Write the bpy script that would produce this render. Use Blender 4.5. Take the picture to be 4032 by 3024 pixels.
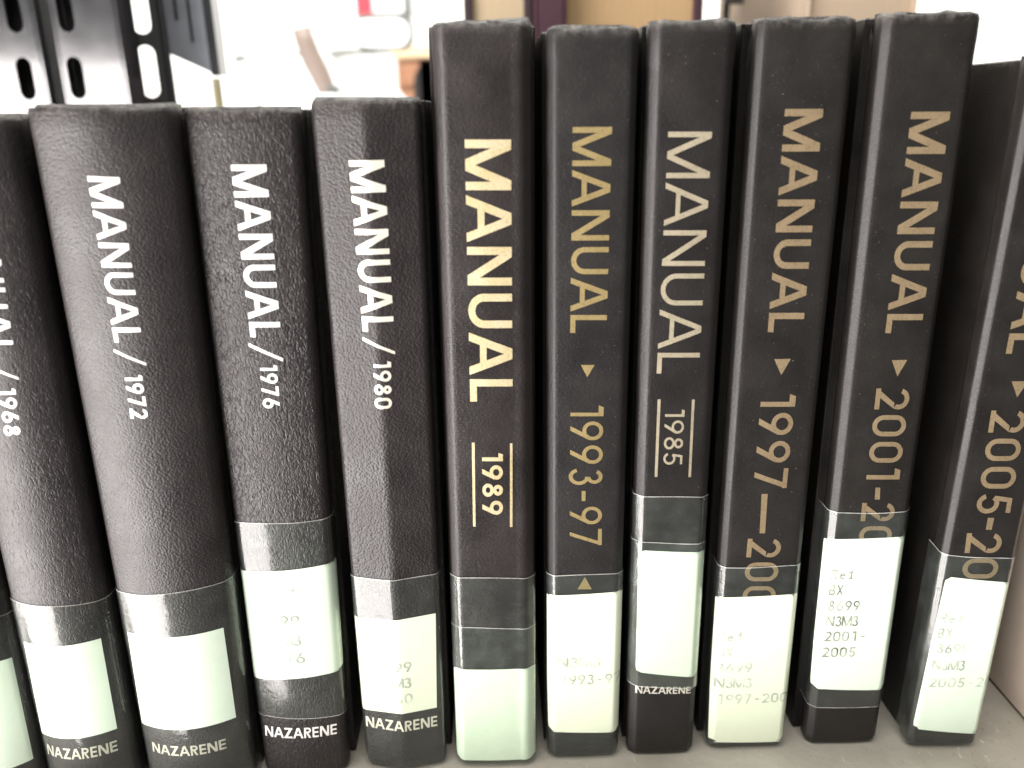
import bpy, math, random
from mathutils import Vector, Matrix
random.seed(7)
scene = bpy.context.scene
for o in list(bpy.data.objects): bpy.data.objects.remove(o)
col = scene.collection
# ------------------------------------------------------------------ camera
PITCH, ROLL, CAMH = 0.3195, -0.02067, 0.17389
FPX, PX, PY = 3261.0, 2016.0, 1512.0
cx = Vector((1,0,0)); cf = Vector((0,math.cos(PITCH),-math.sin(PITCH))); cu = Vector((0,math.sin(PITCH),math.cos(PITCH)))
cx2 = cx*math.cos(ROLL)+cu*math.sin(ROLL); cu2 = -cx*math.sin(ROLL)+cu*math.cos(ROLL)
cam = bpy.data.cameras.new('camera'); camo = bpy.data.objects.new('camera', cam); col.objects.link(camo)
camo.matrix_world = Matrix(((cx2.x,cu2.x,-cf.x,0),(cx2.y,cu2.y,-cf.y,0),(cx2.z,cu2.z,-cf.z,CAMH),(0,0,0,1)))
cam.sensor_width = 36.0; cam.lens = 36.0*FPX/4032.0
cam.clip_start = 0.01; cam.clip_end = 50
cam.dof.use_dof = True; cam.dof.focus_distance = 0.215; cam.dof.aperture_fstop = 10.5
scene.camera = camo
def at(px, py, Y):                                   # world point at depth Y behind a place in the photograph
    d = cf + cx2*((px-PX)/FPX) - cu2*((py-PY)/FPX)
    return Vector((0,0,CAMH)) + d*(Y/d.y)
# ------------------------------------------------------------------ light
world = bpy.data.worlds.new('World'); scene.world = world; world.use_nodes = True
wb = world.node_tree.nodes['Background']; wb.inputs[0].default_value = (1.0,0.97,0.93,1); wb.inputs[1].default_value = 0.25
def area(name, loc, aim, sx, sy, power, color):
    l = bpy.data.lights.new(name,'AREA'); l.shape='RECTANGLE'; l.size=sx; l.size_y=sy; l.energy=power; l.color=color
    o = bpy.data.objects.new(name,l); col.objects.link(o); o.location=loc
    o.rotation_euler = (Vector(aim)-Vector(loc)).to_track_quat('-Z','Y').to_euler(); return o
area('window_light', (-1.35,-0.66,-0.50), (-0.02,0.18,-0.08), 1.75, 1.65, 150, (1.0,0.945,0.925))
area('ceiling_light', (-0.25,-0.35,1.55), (0,0.2,0.1), 1.4, 0.5, 24, (1.0,0.99,0.92))
area('far_room_light', (0.0,1.0,1.75), (0.1,2.3,0.3), 2.6, 0.7, 125, (1.0,0.99,0.95))
vs = scene.view_settings; vs.view_transform='Standard'; vs.look='None'; vs.gamma=1; vs.use_curve_mapping=False; vs.exposure=0.0
# ------------------------------------------------ measured books: x, y, yaw, lean, width, height, taper; features in mm on the spine
BOOKS={
'b0':dict(p=(-0.14076, 0.18023, 0.04435, 0.02317, 0.02297, 0.17516, -0.01522), f= {'label': [([(-8.11, 43.46), (10.25, 43.09), (-13.4, 7.8), (10.18, 11.15)],)], 'tape': [([(-6.64, 57.31), (10.94, 55.71)],)]} ),
'1968':dict(p=(-0.11549, 0.18063, 0.01568, 0.01059, 0.02418, 0.17483, -0.02386), f= {'run': [('MANUAL', 0.15, [(0.27, 159.23), (5.8, 158.45), (-1.7, 124.5), (4.11, 124.17)]), ('/', 0.13, [(-2.1, 122.15), (4.41, 121.91), (-2.75, 118.45), (3.84, 118.27)]), ('1968', 0.17, [(-0.78, 116.51), (2.85, 116.38), (-1.67, 105.12), (1.97, 105.04)])], 'pub': [('NAZARENE', 0.17, [(-10.18, 12.99), (-9.71, 16.57), (8.81, 14.31), (8.9, 17.58)])], 'label': [([(-9.48, 48.39), (9.68, 48.81), (-10.63, 19.62), (9.46, 21.07)],)], 'tape': [([(-9.68, 60.66), (11.73, 59.54)],)]} ),
'1972':dict(p=(-0.08678, 0.18134, 0.03065, 0.0141, 0.028, 0.17617, 0.1), f= {'run': [('MANUAL', 0.15, [(-2.62, 161.96), (3.81, 161.69), (-2.53, 126.39), (3.43, 126.27)]), ('/', 0.13, [(-2.97, 124.76), (3.73, 124.62), (-3.29, 120.99), (3.54, 120.86)]), ('1972', 0.17, [(-1.47, 118.87), (2.3, 118.79), (-1.62, 108.44), (2.28, 108.34)])], 'pub': [('NAZARENE', 0.17, [(-10.96, 13.08), (-10.74, 16.25), (8.79, 14.2), (8.81, 17.35)])], 'label': [([(-12.33, 49.86), (11.69, 50.63), (-13.18, 21.3), (11.81, 22.9)],)], 'tape': [([(-16.68, 61.54), (11.11, 63.81)],)]} ),
'1976':dict(p=(-0.05932, 0.18543, 0.02444, 0.01543, 0.02319, 0.17519, 0.07578), f= {'run': [('MANUAL', 0.17, [(-2.47, 163.3), (4.99, 163.34), (-2.15, 125.18), (4.7, 125.03)]), ('/', 0.15, [(-2.76, 123.79), (4.81, 123.64), (-2.99, 119.35), (4.64, 119.2)]), ('1976', 0.17, [(-0.71, 118.56), (3.21, 118.46), (-1.0, 107.87), (2.88, 107.78)])], 'pub': [('NAZARENE', 0.17, [(-10.06, 12.66), (-9.83, 16.12), (9.36, 12.85), (9.52, 16.19)])], 'label': [([(-13.22, 63.68), (13.62, 65.37), (-12.66, 31.29), (12.4, 32.78)],)], 'tape': [([(-12.36, 77.57), (12.78, 78.12), (-10.8, 19.73), (11.81, 18.75)],)], 'line': [('REF', -8.25, -1.27, 60.53, 3.0), ('BX', -8.17, -3.95, 54.92, 3.05), ('8699', -8.36, 2.86, 49.8, 3.1), ('N3M3', -7.94, 2.82, 43.91, 3.15), ('1976', -8.17, 3.35, 38.4, 3.21)]} ),
'1980':dict(p=(-0.0318, 0.18725, 0.01402, 0.00885, 0.02211, 0.1766, 0.06447), f= {'run': [('MANUAL', 0.17, [(-3.9, 163.66), (3.68, 163.73), (-3.42, 125.61), (3.7, 125.47)]), ('/', 0.15, [(-3.64, 124.26), (3.63, 124.14), (-3.69, 120.04), (3.63, 119.92)]), ('1980', 0.17, [(-1.41, 118.54), (2.62, 118.4), (-1.8, 106.81), (2.21, 106.7)])], 'pub': [('NAZARENE', 0.17, [(-10.34, 13.23), (-10.23, 16.7), (9.18, 13.12), (9.25, 16.5)])], 'label': [([(-12.48, 48.1), (10.1, 48.92), (-12.14, 18.92), (9.29, 19.27)],)], 'tape': [([(-11.6, 60.38), (11.3, 60.6)],)], 'line': [('REF', -6.69, -0.02, 44.26, 2.99), ('BX', -6.67, -1.81, 39.2, 3.04), ('8699', -6.66, 3.49, 33.9, 3.09), ('N3M3', -6.99, 3.25, 28.9, 3.13), ('1980', -6.96, 3.21, 23.82, 3.17)]} ),
'1989':dict(p=(-0.00657, 0.18666, 0.00835, 0.00987, 0.02194, 0.19128, -0.04502), f= {'run': [('MANUAL', 0.16, [(-4.2, 167.5), (5.78, 167.39), (-4.53, 107.57), (5.59, 107.4)]), ('1989', 0.17, [(-2.02, 94.29), (3.05, 94.2), (-2.25, 77.58), (2.89, 77.49)])], 'poly': [([(-4.43, 97.04), (-3.75, 97.04), (-4.04, 74.26), (-4.68, 74.25)],), ([(4.81, 96.69), (5.43, 96.67), (5.21, 74.0), (4.57, 74.02)],)], 'label': [([(-10.95, 31.65), (11.17, 31.67), (-11.29, 0.37), (11.15, 0.11)],)], 'tape': [([(-10.33, 59.91), (10.64, 59.4)],), ([(-10.4, 45.05), (10.76, 44.33)],)]} ),
'1993':dict(p=(0.01786, 0.18853, 0.01608, 0.00433, 0.01969, 0.19, 0.00319), f= {'run': [('MANUAL', 0.14, [(-4.27, 169.64), (4.31, 169.56), (-4.51, 123.52), (4.04, 123.34)]), ('1993-97', 0.12, [(-4.33, 105.45), (3.73, 105.27), (-4.26, 67.49), (3.95, 67.27)])], 'poly': [([(-1.92, 115.62), (1.35, 115.55), (-0.37, 112.54)],), ([(-0.24, 58.13), (1.6, 54.36), (-2.12, 54.47)],)], 'label': [([(-10.28, 52.63), (10.89, 53.39), (-9.58, 9.07), (10.72, 8.32)],)], 'tape': [([(-10.6, 58.68), (10.8, 59.12)],)], 'line': [('N3M3', -7.38, 4.69, 31.96, 3.08), ('1993-97', -6.89, 10.27, 26.42, 3.13)]} ),
'1985':dict(p=(0.03979, 0.18912, 0.01038, 0.00118, 0.01874, 0.19104, -0.00216), f= {'run': [('MANUAL', 0.11, [(-4.73, 168.3), (4.85, 168.12), (-5.27, 112.91), (4.86, 112.67)]), ('1985', 0.12, [(-2.85, 103.81), (1.91, 103.7), (-2.84, 89.16), (1.91, 89.05)])], 'poly': [([(-4.79, 106.38), (-4.06, 106.38), (-4.1, 85.86), (-4.8, 85.86)],), ([(3.53, 106.13), (4.21, 106.11), (4.31, 85.57), (3.66, 85.59)],)], 'pub': [('NAZARENE', 0.17, [(-7.65, 20.95), (-7.71, 23.42), (7.46, 20.41), (7.41, 22.61)])], 'label': [([(-7.89, 65.19), (9.93, 64.18), (-7.76, 27.78), (9.81, 25.65)],)], 'tape': [([(-9.13, 80.76), (9.7, 80.04), (-8.7, 23.51), (10.01, 21.95)],), ([(-8.93, 67.79), (9.78, 66.87), (-8.7, 23.51), (10.01, 21.95)],)]} ),
'1997':dict(p=(0.06429, 0.19092, 0.01573, 0.00173, 0.02164, 0.19121, -0.00023), f= {'run': [('MANUAL', 0.16, [(-3.63, 172.48), (4.84, 172.38), (-3.43, 122.1), (4.99, 121.89)]), ('1997', 0.14, [(-3.75, 106.55), (4.82, 106.32), (-3.88, 81.33), (4.63, 81.08)]), ('200', 0.14, [(-4.21, 66.94), (4.69, 66.67), (-4.42, 47.25), (4.45, 46.96)])], 'poly': [([(-1.31, 115.36), (2.7, 115.32), (0.7, 111.27)],), ([(-1.63, 79.65), (-0.07, 79.61), (0.16, 68.38), (-1.29, 68.42)],)], 'label': [([(-11.2, 49.5), (11.06, 49.96), (-10.54, 2.31), (11.12, 1.78)],)], 'tape': [([(-10.66, 58.6), (10.93, 58.77)],)], 'line': [('Ref', -10.45, -3.07, 37.25, 2.98), ('BX', -10.1, -5.62, 32.35, 3.02), ('8699', -10.25, 0.08, 27.3, 3.06), ('N3M3', -10.13, 0.45, 22.32, 3.1), ('1997-200', -9.51, 10.62, 17.05, 3.15)]} ),
'2001':dict(p=(0.09206, 0.19177, 0.01267, -0.0022, 0.02052, 0.19184, 0.04552), f= {'run': [('MANUAL', 0.16, [(-2.57, 171.35), (6.18, 171.21), (-2.32, 121.05), (6.34, 120.78)]), ('2001', 0.14, [(-2.76, 107.12), (5.69, 106.85), (-2.57, 82.74), (6.01, 82.42)]), ('200', 0.14, [(-2.81, 76.17), (5.92, 75.85), (-2.46, 57.27), (6.19, 56.92)])], 'poly': [([(0.1, 114.25), (3.9, 114.2), (1.99, 110.06)],), ([(0.09, 80.4), (1.33, 80.35), (1.6, 76.98), (0.28, 77.03)],)], 'label': [([(-10.66, 65.79), (11.48, 65.97), (-10.21, 19.1), (11.13, 18.02)],)], 'tape': [([(-10.38, 73.53), (11.6, 73.3), (-10.26, 12.87), (10.79, 12.42)],)], 'line': [('Ref', -8.98, -2.33, 55.38, 2.97), ('BX', -8.98, -4.84, 50.62, 3.01), ('8699', -8.77, 0.09, 45.75, 3.05), ('N3M3', -8.67, 0.27, 41.01, 3.1), ('2001-', -8.85, 2.9, 36.17, 3.13), ('2005', -9.0, 0.52, 31.12, 3.16)]} ),
'2005':dict(p=(0.11957, 0.18969, 0.00432, 0.02079, 0.01951, 0.1822, 0.0), f= {'run': [('MANUAL', 0.16, [(-4.31, 169.37), (4.48, 169.38), (-3.93, 115.63), (5.09, 115.61)]), ('2005', 0.14, [(-4.68, 101.2), (4.13, 101.19), (-3.73, 73.26), (5.24, 73.19)]), ('200', 0.14, [(-4.82, 67.65), (4.52, 67.61), (-3.65, 46.84), (5.9, 46.73)])], 'poly': [([(-1.23, 108.74), (2.8, 108.72), (0.92, 104.64)],), ([(-0.28, 72.04), (1.36, 72.03), (1.33, 68.62), (-0.18, 68.63)],)], 'label': [([(-8.12, 54.74), (10.87, 52.91), (-9.04, 6.04), (10.27, 4.26)],)], 'tape': [([(-9.36, 61.45), (10.82, 60.15)],)], 'line': [('Ref', -7.68, -1.06, 42.26, 2.98), ('BX', -7.6, -3.45, 37.58, 3.02), ('8699', -7.17, 1.85, 32.75, 3.07), ('N3M3', -7.35, 1.87, 27.45, 3.11), ('2005-20', -7.61, 10.53, 21.78, 3.15)]} ),
}
# ------------------------------------------------------------------ helpers
def mesh(name, verts, faces, mat, parent=None, smooth=False, slots=None):
    m = bpy.data.meshes.new(name); m.from_pydata([tuple(v) for v in verts], [], faces)
    mats = mat if isinstance(mat,(list,tuple)) else [mat]
    for k in mats: m.materials.append(k)
    if slots:
        for p,s in zip(m.polygons,slots): p.material_index = s
    if smooth:
        for p in m.polygons: p.use_smooth = True
    m.update()
    o = bpy.data.objects.new(name, m); col.objects.link(o)
    if parent: o.parent = parent
    return o
def fix_normals(o):
    import bmesh
    bm = bmesh.new(); bm.from_mesh(o.data); bmesh.ops.recalc_face_normals(bm, faces=bm.faces); bm.to_mesh(o.data); bm.free(); return o
def empty(name, loc, rot=(0,0,0)):
    o = bpy.data.objects.new(name, None); col.objects.link(o); o.location = loc; o.rotation_euler = rot; o.empty_display_size=.01; return o
def tag(o, label, cat, group=None):
    o['label']=label; o['category']=cat
    if group: o['group']=group
    return o
class MB:
    def __init__(s): s.v=[]; s.f=[]
    def box(s, x0,x1,y0,y1,z0,z1, b=0.0):
        if b<=0:
            n=len(s.v); s.v += [Vector((x,y,z)) for x in (x0,x1) for y in (y0,y1) for z in (z0,z1)]
            s.f += [tuple(n+i for i in q) for q in ((0,1,3,2),(4,6,7,5),(0,4,5,1),(2,3,7,6),(0,2,6,4),(1,5,7,3))]
        else:                                          # chamfered box: three shells
            import itertools
            n=len(s.v); idx={}
            for cxs in (0,1):
                for cys in (0,1):
                    for czs in (0,1):
                        X,Y,Z=(x0,x1)[cxs],(y0,y1)[cys],(z0,z1)[czs]
                        dx,dy,dz=(b,-b)[cxs],(b,-b)[cys],(b,-b)[czs]
                        for ax,p in (('x',(X,Y+dy,Z+dz)),('y',(X+dx,Y,Z+dz)),('z',(X+dx,Y+dy,Z))):
                            idx[(cxs,cys,czs,ax)]=len(s.v); s.v.append(Vector(p))
            g=lambda a,b_,c,ax: idx[(a,b_,c,ax)]
            for k in (0,1):
                s.f.append((g(k,0,0,'x'),g(k,1,0,'x'),g(k,1,1,'x'),g(k,0,1,'x')))
                s.f.append((g(0,k,0,'y'),g(1,k,0,'y'),g(1,k,1,'y'),g(0,k,1,'y')))
                s.f.append((g(0,0,k,'z'),g(1,0,k,'z'),g(1,1,k,'z'),g(0,1,k,'z')))
                for j in (0,1):
                    s.f.append((g(k,j,0,'x'),g(k,j,1,'x'),g(k,j,1,'y'),g(k,j,0,'y')))
                    s.f.append((g(k,0,j,'x'),g(k,1,j,'x'),g(k,1,j,'z'),g(k,0,j,'z')))
                    s.f.append((g(0,k,j,'y'),g(1,k,j,'y'),g(1,k,j,'z'),g(0,k,j,'z')))
            for a in itertools.product((0,1),repeat=3): s.f.append(tuple(g(*a,ax) for ax in 'xyz'))
        return s
    def prism(s, pts, y0, y1):                          # pts: outline in x,z ; extruded in y
        n=len(s.v); k=len(pts)
        s.v += [Vector((p[0],y0,p[1])) for p in pts]+[Vector((p[0],y1,p[1])) for p in pts]
        s.f += [tuple(n+i for i in range(k)), tuple(n+k+i for i in reversed(range(k)))]
        s.f += [(n+i,n+(i+1)%k,n+k+(i+1)%k,n+k+i) for i in range(k)]
        return s
    def build(s,name,mat,parent=None,smooth=False):
        return fix_normals(mesh(name,s.v,s.f,mat,parent,smooth))
# ------------------------------------------------------------------ materials
def newmat(name):
    m = bpy.data.materials.new(name); m.use_nodes=True; nt=m.node_tree; b=nt.nodes['Principled BSDF']; return m,nt,b
def N(nt,t,**k):
    n=nt.nodes.new(t)
    for a,v in k.items(): setattr(n,a,v)
    return n
def ramp(nt, fac, stops):
    r=N(nt,'ShaderNodeValToRGB'); e=r.color_ramp.elements
    while len(e)<len(stops): e.new(0.5)
    for i,(p,c) in enumerate(stops):
        e[i].position=p; e[i].color=(c if len(c)==4 else (*c,1))
    nt.links.new(fac,r.inputs[0]); return r.outputs[0]
def coords(nt, scale=(1,1,1), rot=(0,0,0), loc=(0,0,0)):
    t=N(nt,'ShaderNodeTexCoord'); m=N(nt,'ShaderNodeMapping'); m.inputs['Scale'].default_value=scale; m.inputs['Rotation'].default_value=rot; m.inputs['Location'].default_value=loc
    nt.links.new(t.outputs['Object'],m.inputs[0]); return m.outputs[0]
def noise(nt, vec, scale, detail=3, rough=.55, dist=0):
    n=N(nt,'ShaderNodeTexNoise'); n.inputs['Scale'].default_value=scale; n.inputs['Detail'].default_value=detail; n.inputs['Roughness'].default_value=rough; n.inputs['Distortion'].default_value=dist
    nt.links.new(vec,n.inputs['Vector']); return n.outputs[0]
def math_(nt,op,a,b):
    n=N(nt,'ShaderNodeMath',operation=op)
    for i,v in enumerate((a,b)):
        if isinstance(v,(int,float)): n.inputs[i].default_value=v
        else: nt.links.new(v,n.inputs[i])
    return n.outputs[0]
def simple(name, color, rough=.5, metal=0, spec=.5, var=.12, vscale=60, bump=0, bscale=400):
    m,nt,b=newmat(name); v=coords(nt)
    c0=tuple(x*(1-var) for x in color); c1=tuple(min(1,x*(1+var)) for x in color)
    nt.links.new(ramp(nt,noise(nt,v,vscale,4),[(.3,c0),(.7,c1)]),b.inputs['Base Color'])
    b.inputs['Roughness'].default_value=rough; b.inputs['Metallic'].default_value=metal; b.inputs['Specular IOR Level'].default_value=spec
    if bump:
        bp=N(nt,'ShaderNodeBump'); bp.inputs['Strength'].default_value=1; bp.inputs['Distance'].default_value=bump
        nt.links.new(noise(nt,v,bscale,3),bp.inputs['Height']); nt.links.new(bp.outputs[0],b.inputs['Normal'])
    return m
def leather(name, kind, base, rough, seed, scale=1500, depth=.00016, top=.18):
    m,nt,b=newmat(name); lo=(seed*.37,seed*.11,seed*.23)
    v=coords(nt,loc=lo)
    if kind=='pebble':
        vo=N(nt,'ShaderNodeTexVoronoi',feature='SMOOTH_F1'); vo.inputs['Scale'].default_value=scale; vo.inputs['Smoothness'].default_value=.45
        nt.links.new(v,vo.inputs['Vector']); h=math_(nt,'MULTIPLY',vo.outputs['Distance'],-1.0)
        h=math_(nt,'ADD',h,math_(nt,'MULTIPLY',noise(nt,v,scale*.35,2),.6))
    elif kind=='wrinkle':
        v2=coords(nt,scale=(1.5,1.0,.75),rot=(0,math.radians(28),0),loc=lo)
        n1=noise(nt,v2,scale*.62,.6,.4,.9)
        h=math_(nt,'SUBTRACT',1.0,math_(nt,'MULTIPLY',math_(nt,'ABSOLUTE',math_(nt,'SUBTRACT',n1,.5),0),5.0))
        h=math_(nt,'MULTIPLY',h,.8)
    else:                                               # fine woven cloth
        w=N(nt,'ShaderNodeTexWave',bands_direction='Z'); w.inputs['Scale'].default_value=scale*.55; w.inputs['Distortion'].default_value=1.5; w.inputs['Detail'].default_value=2
        nt.links.new(v,w.inputs['Vector'])
        h=math_(nt,'ADD',math_(nt,'MULTIPLY',w.outputs['Fac'],.35),noise(nt,v,scale,3))
    bp=N(nt,'ShaderNodeBump'); bp.inputs['Strength'].default_value=1; bp.inputs['Distance'].default_value=depth
    nt.links.new(h,bp.inputs['Height']); nt.links.new(bp.outputs[0],b.inputs['Normal'])
    big=noise(nt,v,90,4); sp=noise(nt,v,2600,1)
    c=ramp(nt,big,[(.3,tuple(x*.75 for x in base)),(.7,tuple(x*1.3 for x in base))])
    mx=N(nt,'ShaderNodeMix',data_type='RGBA'); mx.inputs[7].default_value=(.22,.21,.2,1)        # pale lint specks
    nt.links.new(c,mx.inputs[6]); nt.links.new(ramp(nt,sp,[(.74,(0,0,0)),(.82,(.6,.6,.6))]),mx.inputs[0]); 
    # scuffed spine head: pale mix also paints in the top-edge highlight
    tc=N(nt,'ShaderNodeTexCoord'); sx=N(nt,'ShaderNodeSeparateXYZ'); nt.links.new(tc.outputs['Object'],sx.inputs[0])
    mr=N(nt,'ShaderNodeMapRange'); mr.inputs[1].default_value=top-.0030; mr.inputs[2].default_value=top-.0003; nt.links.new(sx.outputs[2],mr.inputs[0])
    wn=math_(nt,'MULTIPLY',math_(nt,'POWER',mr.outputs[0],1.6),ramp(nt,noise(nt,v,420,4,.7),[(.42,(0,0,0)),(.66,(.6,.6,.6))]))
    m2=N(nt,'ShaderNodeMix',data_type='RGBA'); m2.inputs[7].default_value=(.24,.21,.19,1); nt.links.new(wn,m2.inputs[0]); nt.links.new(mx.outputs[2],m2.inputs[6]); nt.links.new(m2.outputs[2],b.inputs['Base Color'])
    nt.links.new(ramp(nt,big,[(.25,(rough-.06,)*3),(.75,(rough+.08,)*3)]),b.inputs['Roughness'])
    b.inputs['Specular IOR Level'].default_value=.5 if kind!='cloth' else .42
    return m
def foil(name, c0, c1, metal, rough, wear=.25):
    m,nt,b=newmat(name); v=coords(nt)
    n1=noise(nt,v,1800,2); n2=noise(nt,v,160,3)
    c=ramp(nt,n2,[(.3,c0),(.7,c1)])
    mx=N(nt,'ShaderNodeMix',data_type='RGBA',blend_type='MULTIPLY'); nt.links.new(c,mx.inputs[6]); mx.inputs[0].default_value=1
    nt.links.new(ramp(nt,n1,[(.28,(1-wear,)*3),(.5,(1,1,1))]),mx.inputs[7]); nt.links.new(mx.outputs[2],b.inputs['Base Color'])
    b.inputs['Metallic'].default_value=metal; b.inputs['Roughness'].default_value=rough
    bp=N(nt,'ShaderNodeBump'); bp.inputs['Distance'].default_value=.00005; nt.links.new(n1,bp.inputs['Height']); nt.links.new(bp.outputs[0],b.inputs['Normal'])
    return m
def paper(name, base):
    m,nt,b=newmat(name); v=coords(nt)
    n=noise(nt,v,55,4); f=noise(nt,v,900,2)
    c=ramp(nt,n,[(.25,tuple(x*.95 for x in base)),(.75,base)])
    nt.links.new(c,b.inputs['Base Color']); b.inputs['Roughness'].default_value=.6; b.inputs['Specular IOR Level'].default_value=.3
    bp=N(nt,'ShaderNodeBump'); bp.inputs['Distance'].default_value=.00003; nt.links.new(f,bp.inputs['Height']); nt.links.new(bp.outputs[0],b.inputs['Normal'])
    return m
def ink(name, c0, c1):
    m,nt,b=newmat(name); v=coords(nt)
    nt.links.new(ramp(nt,noise(nt,v,260,3),[(.35,c0),(.65,c1)]),b.inputs['Base Color']); b.inputs['Roughness'].default_value=.7; return m
def tape_mat(name, haze, milky, hazec=(.55,.64,.60,1)):
    m=bpy.data.materials.new(name); m.use_nodes=True; nt=m.node_tree; nt.nodes.clear(); v=coords(nt)
    out=N(nt,'ShaderNodeOutputMaterial'); tr=N(nt,'ShaderNodeBsdfTransparent'); tr.inputs[0].default_value=(.95,.97,.94,1)
    df=N(nt,'ShaderNodeBsdfDiffuse'); df.inputs[0].default_value=hazec
    gl=N(nt,'ShaderNodeBsdfGlossy'); gl.inputs[0].default_value=(1,1,1,1); gl.inputs['Roughness'].default_value=.09
    fr=N(nt,'ShaderNodeFresnel'); ge=N(nt,'ShaderNodeNewGeometry'); nt.links.new(math_(nt,'ADD',math_(nt,'MULTIPLY',ge.outputs['Backfacing'],1/1.48-1.48),1.48),fr.inputs[0])   # thin sheet: same reflectance from both sides
    n1=noise(nt,v,130,5,.65); n2=noise(nt,v,700,2)
    f=ramp(nt,n1,[(.42,(haze,)*3),(.68,(haze+milky,)*3)])
    a=N(nt,'ShaderNodeMixShader'); nt.links.new(f,a.inputs[0]); nt.links.new(tr.outputs[0],a.inputs[1]); nt.links.new(df.outputs[0],a.inputs[2])
    bm_=N(nt,'ShaderNodeMixShader'); nt.links.new(fr.outputs[0],bm_.inputs[0]); nt.links.new(a.outputs[0],bm_.inputs[1]); nt.links.new(gl.outputs[0],bm_.inputs[2])
    bp=N(nt,'ShaderNodeBump'); bp.inputs['Distance'].default_value=.00003; nt.links.new(math_(nt,'ADD',n2,math_(nt,'MULTIPLY',n1,4.0)),bp.inputs['Height'])
    nt.links.new(bp.outputs[0],gl.inputs['Normal']); nt.links.new(ramp(nt,n1,[(.4,(.10,)*3),(.7,(.24,)*3)]),gl.inputs['Roughness'])
    nt.links.new(bm_.outputs[0],out.inputs[0]); return m
M_tape = tape_mat('clear_tape', .019, .030)
M_tape_edge = tape_mat('clear_tape_edge', .30, .25, (.8,.8,.76,1))
M_paper = paper('label_paper',(.83,.93,.81)); M_paper2 = paper('label_paper_yellowed',(.87,.91,.75))
M_ink = ink('glare_paled_ink',(.32,.35,.31),(.78,.83,.72)); M_ink_dark = ink('label_ink',(.06,.066,.06),(.55,.58,.5))  # glare washing over the label print is put into the paler ink colour
M_gold = foil('gold_foil',(.285,.213,.125),(.345,.262,.158),.5,.45); M_gold93 = foil('yellow_gold_foil',(.315,.24,.105),(.375,.29,.135),.5,.45); M_goldb = foil('bright_gold_foil',(.76,.62,.33),(.86,.75,.50),.6,.36)
M_pale = foil('pale_gold_foil',(.42,.365,.255),(.50,.44,.32),.5,.42); M_silver = foil('white_foil',(.86,.84,.80),(.95,.93,.9),.25,.4,.12)
M_cream = foil('cream_foil',(.85,.80,.66),(.93,.90,.80),.35,.4,.15); M_dullsilver = foil('dull_silver_foil',(.62,.6,.5),(.74,.72,.64),.4,.42)
M_pages = simple('page_edges',(.62,.55,.42),.8,var=.15,vscale=200)
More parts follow.
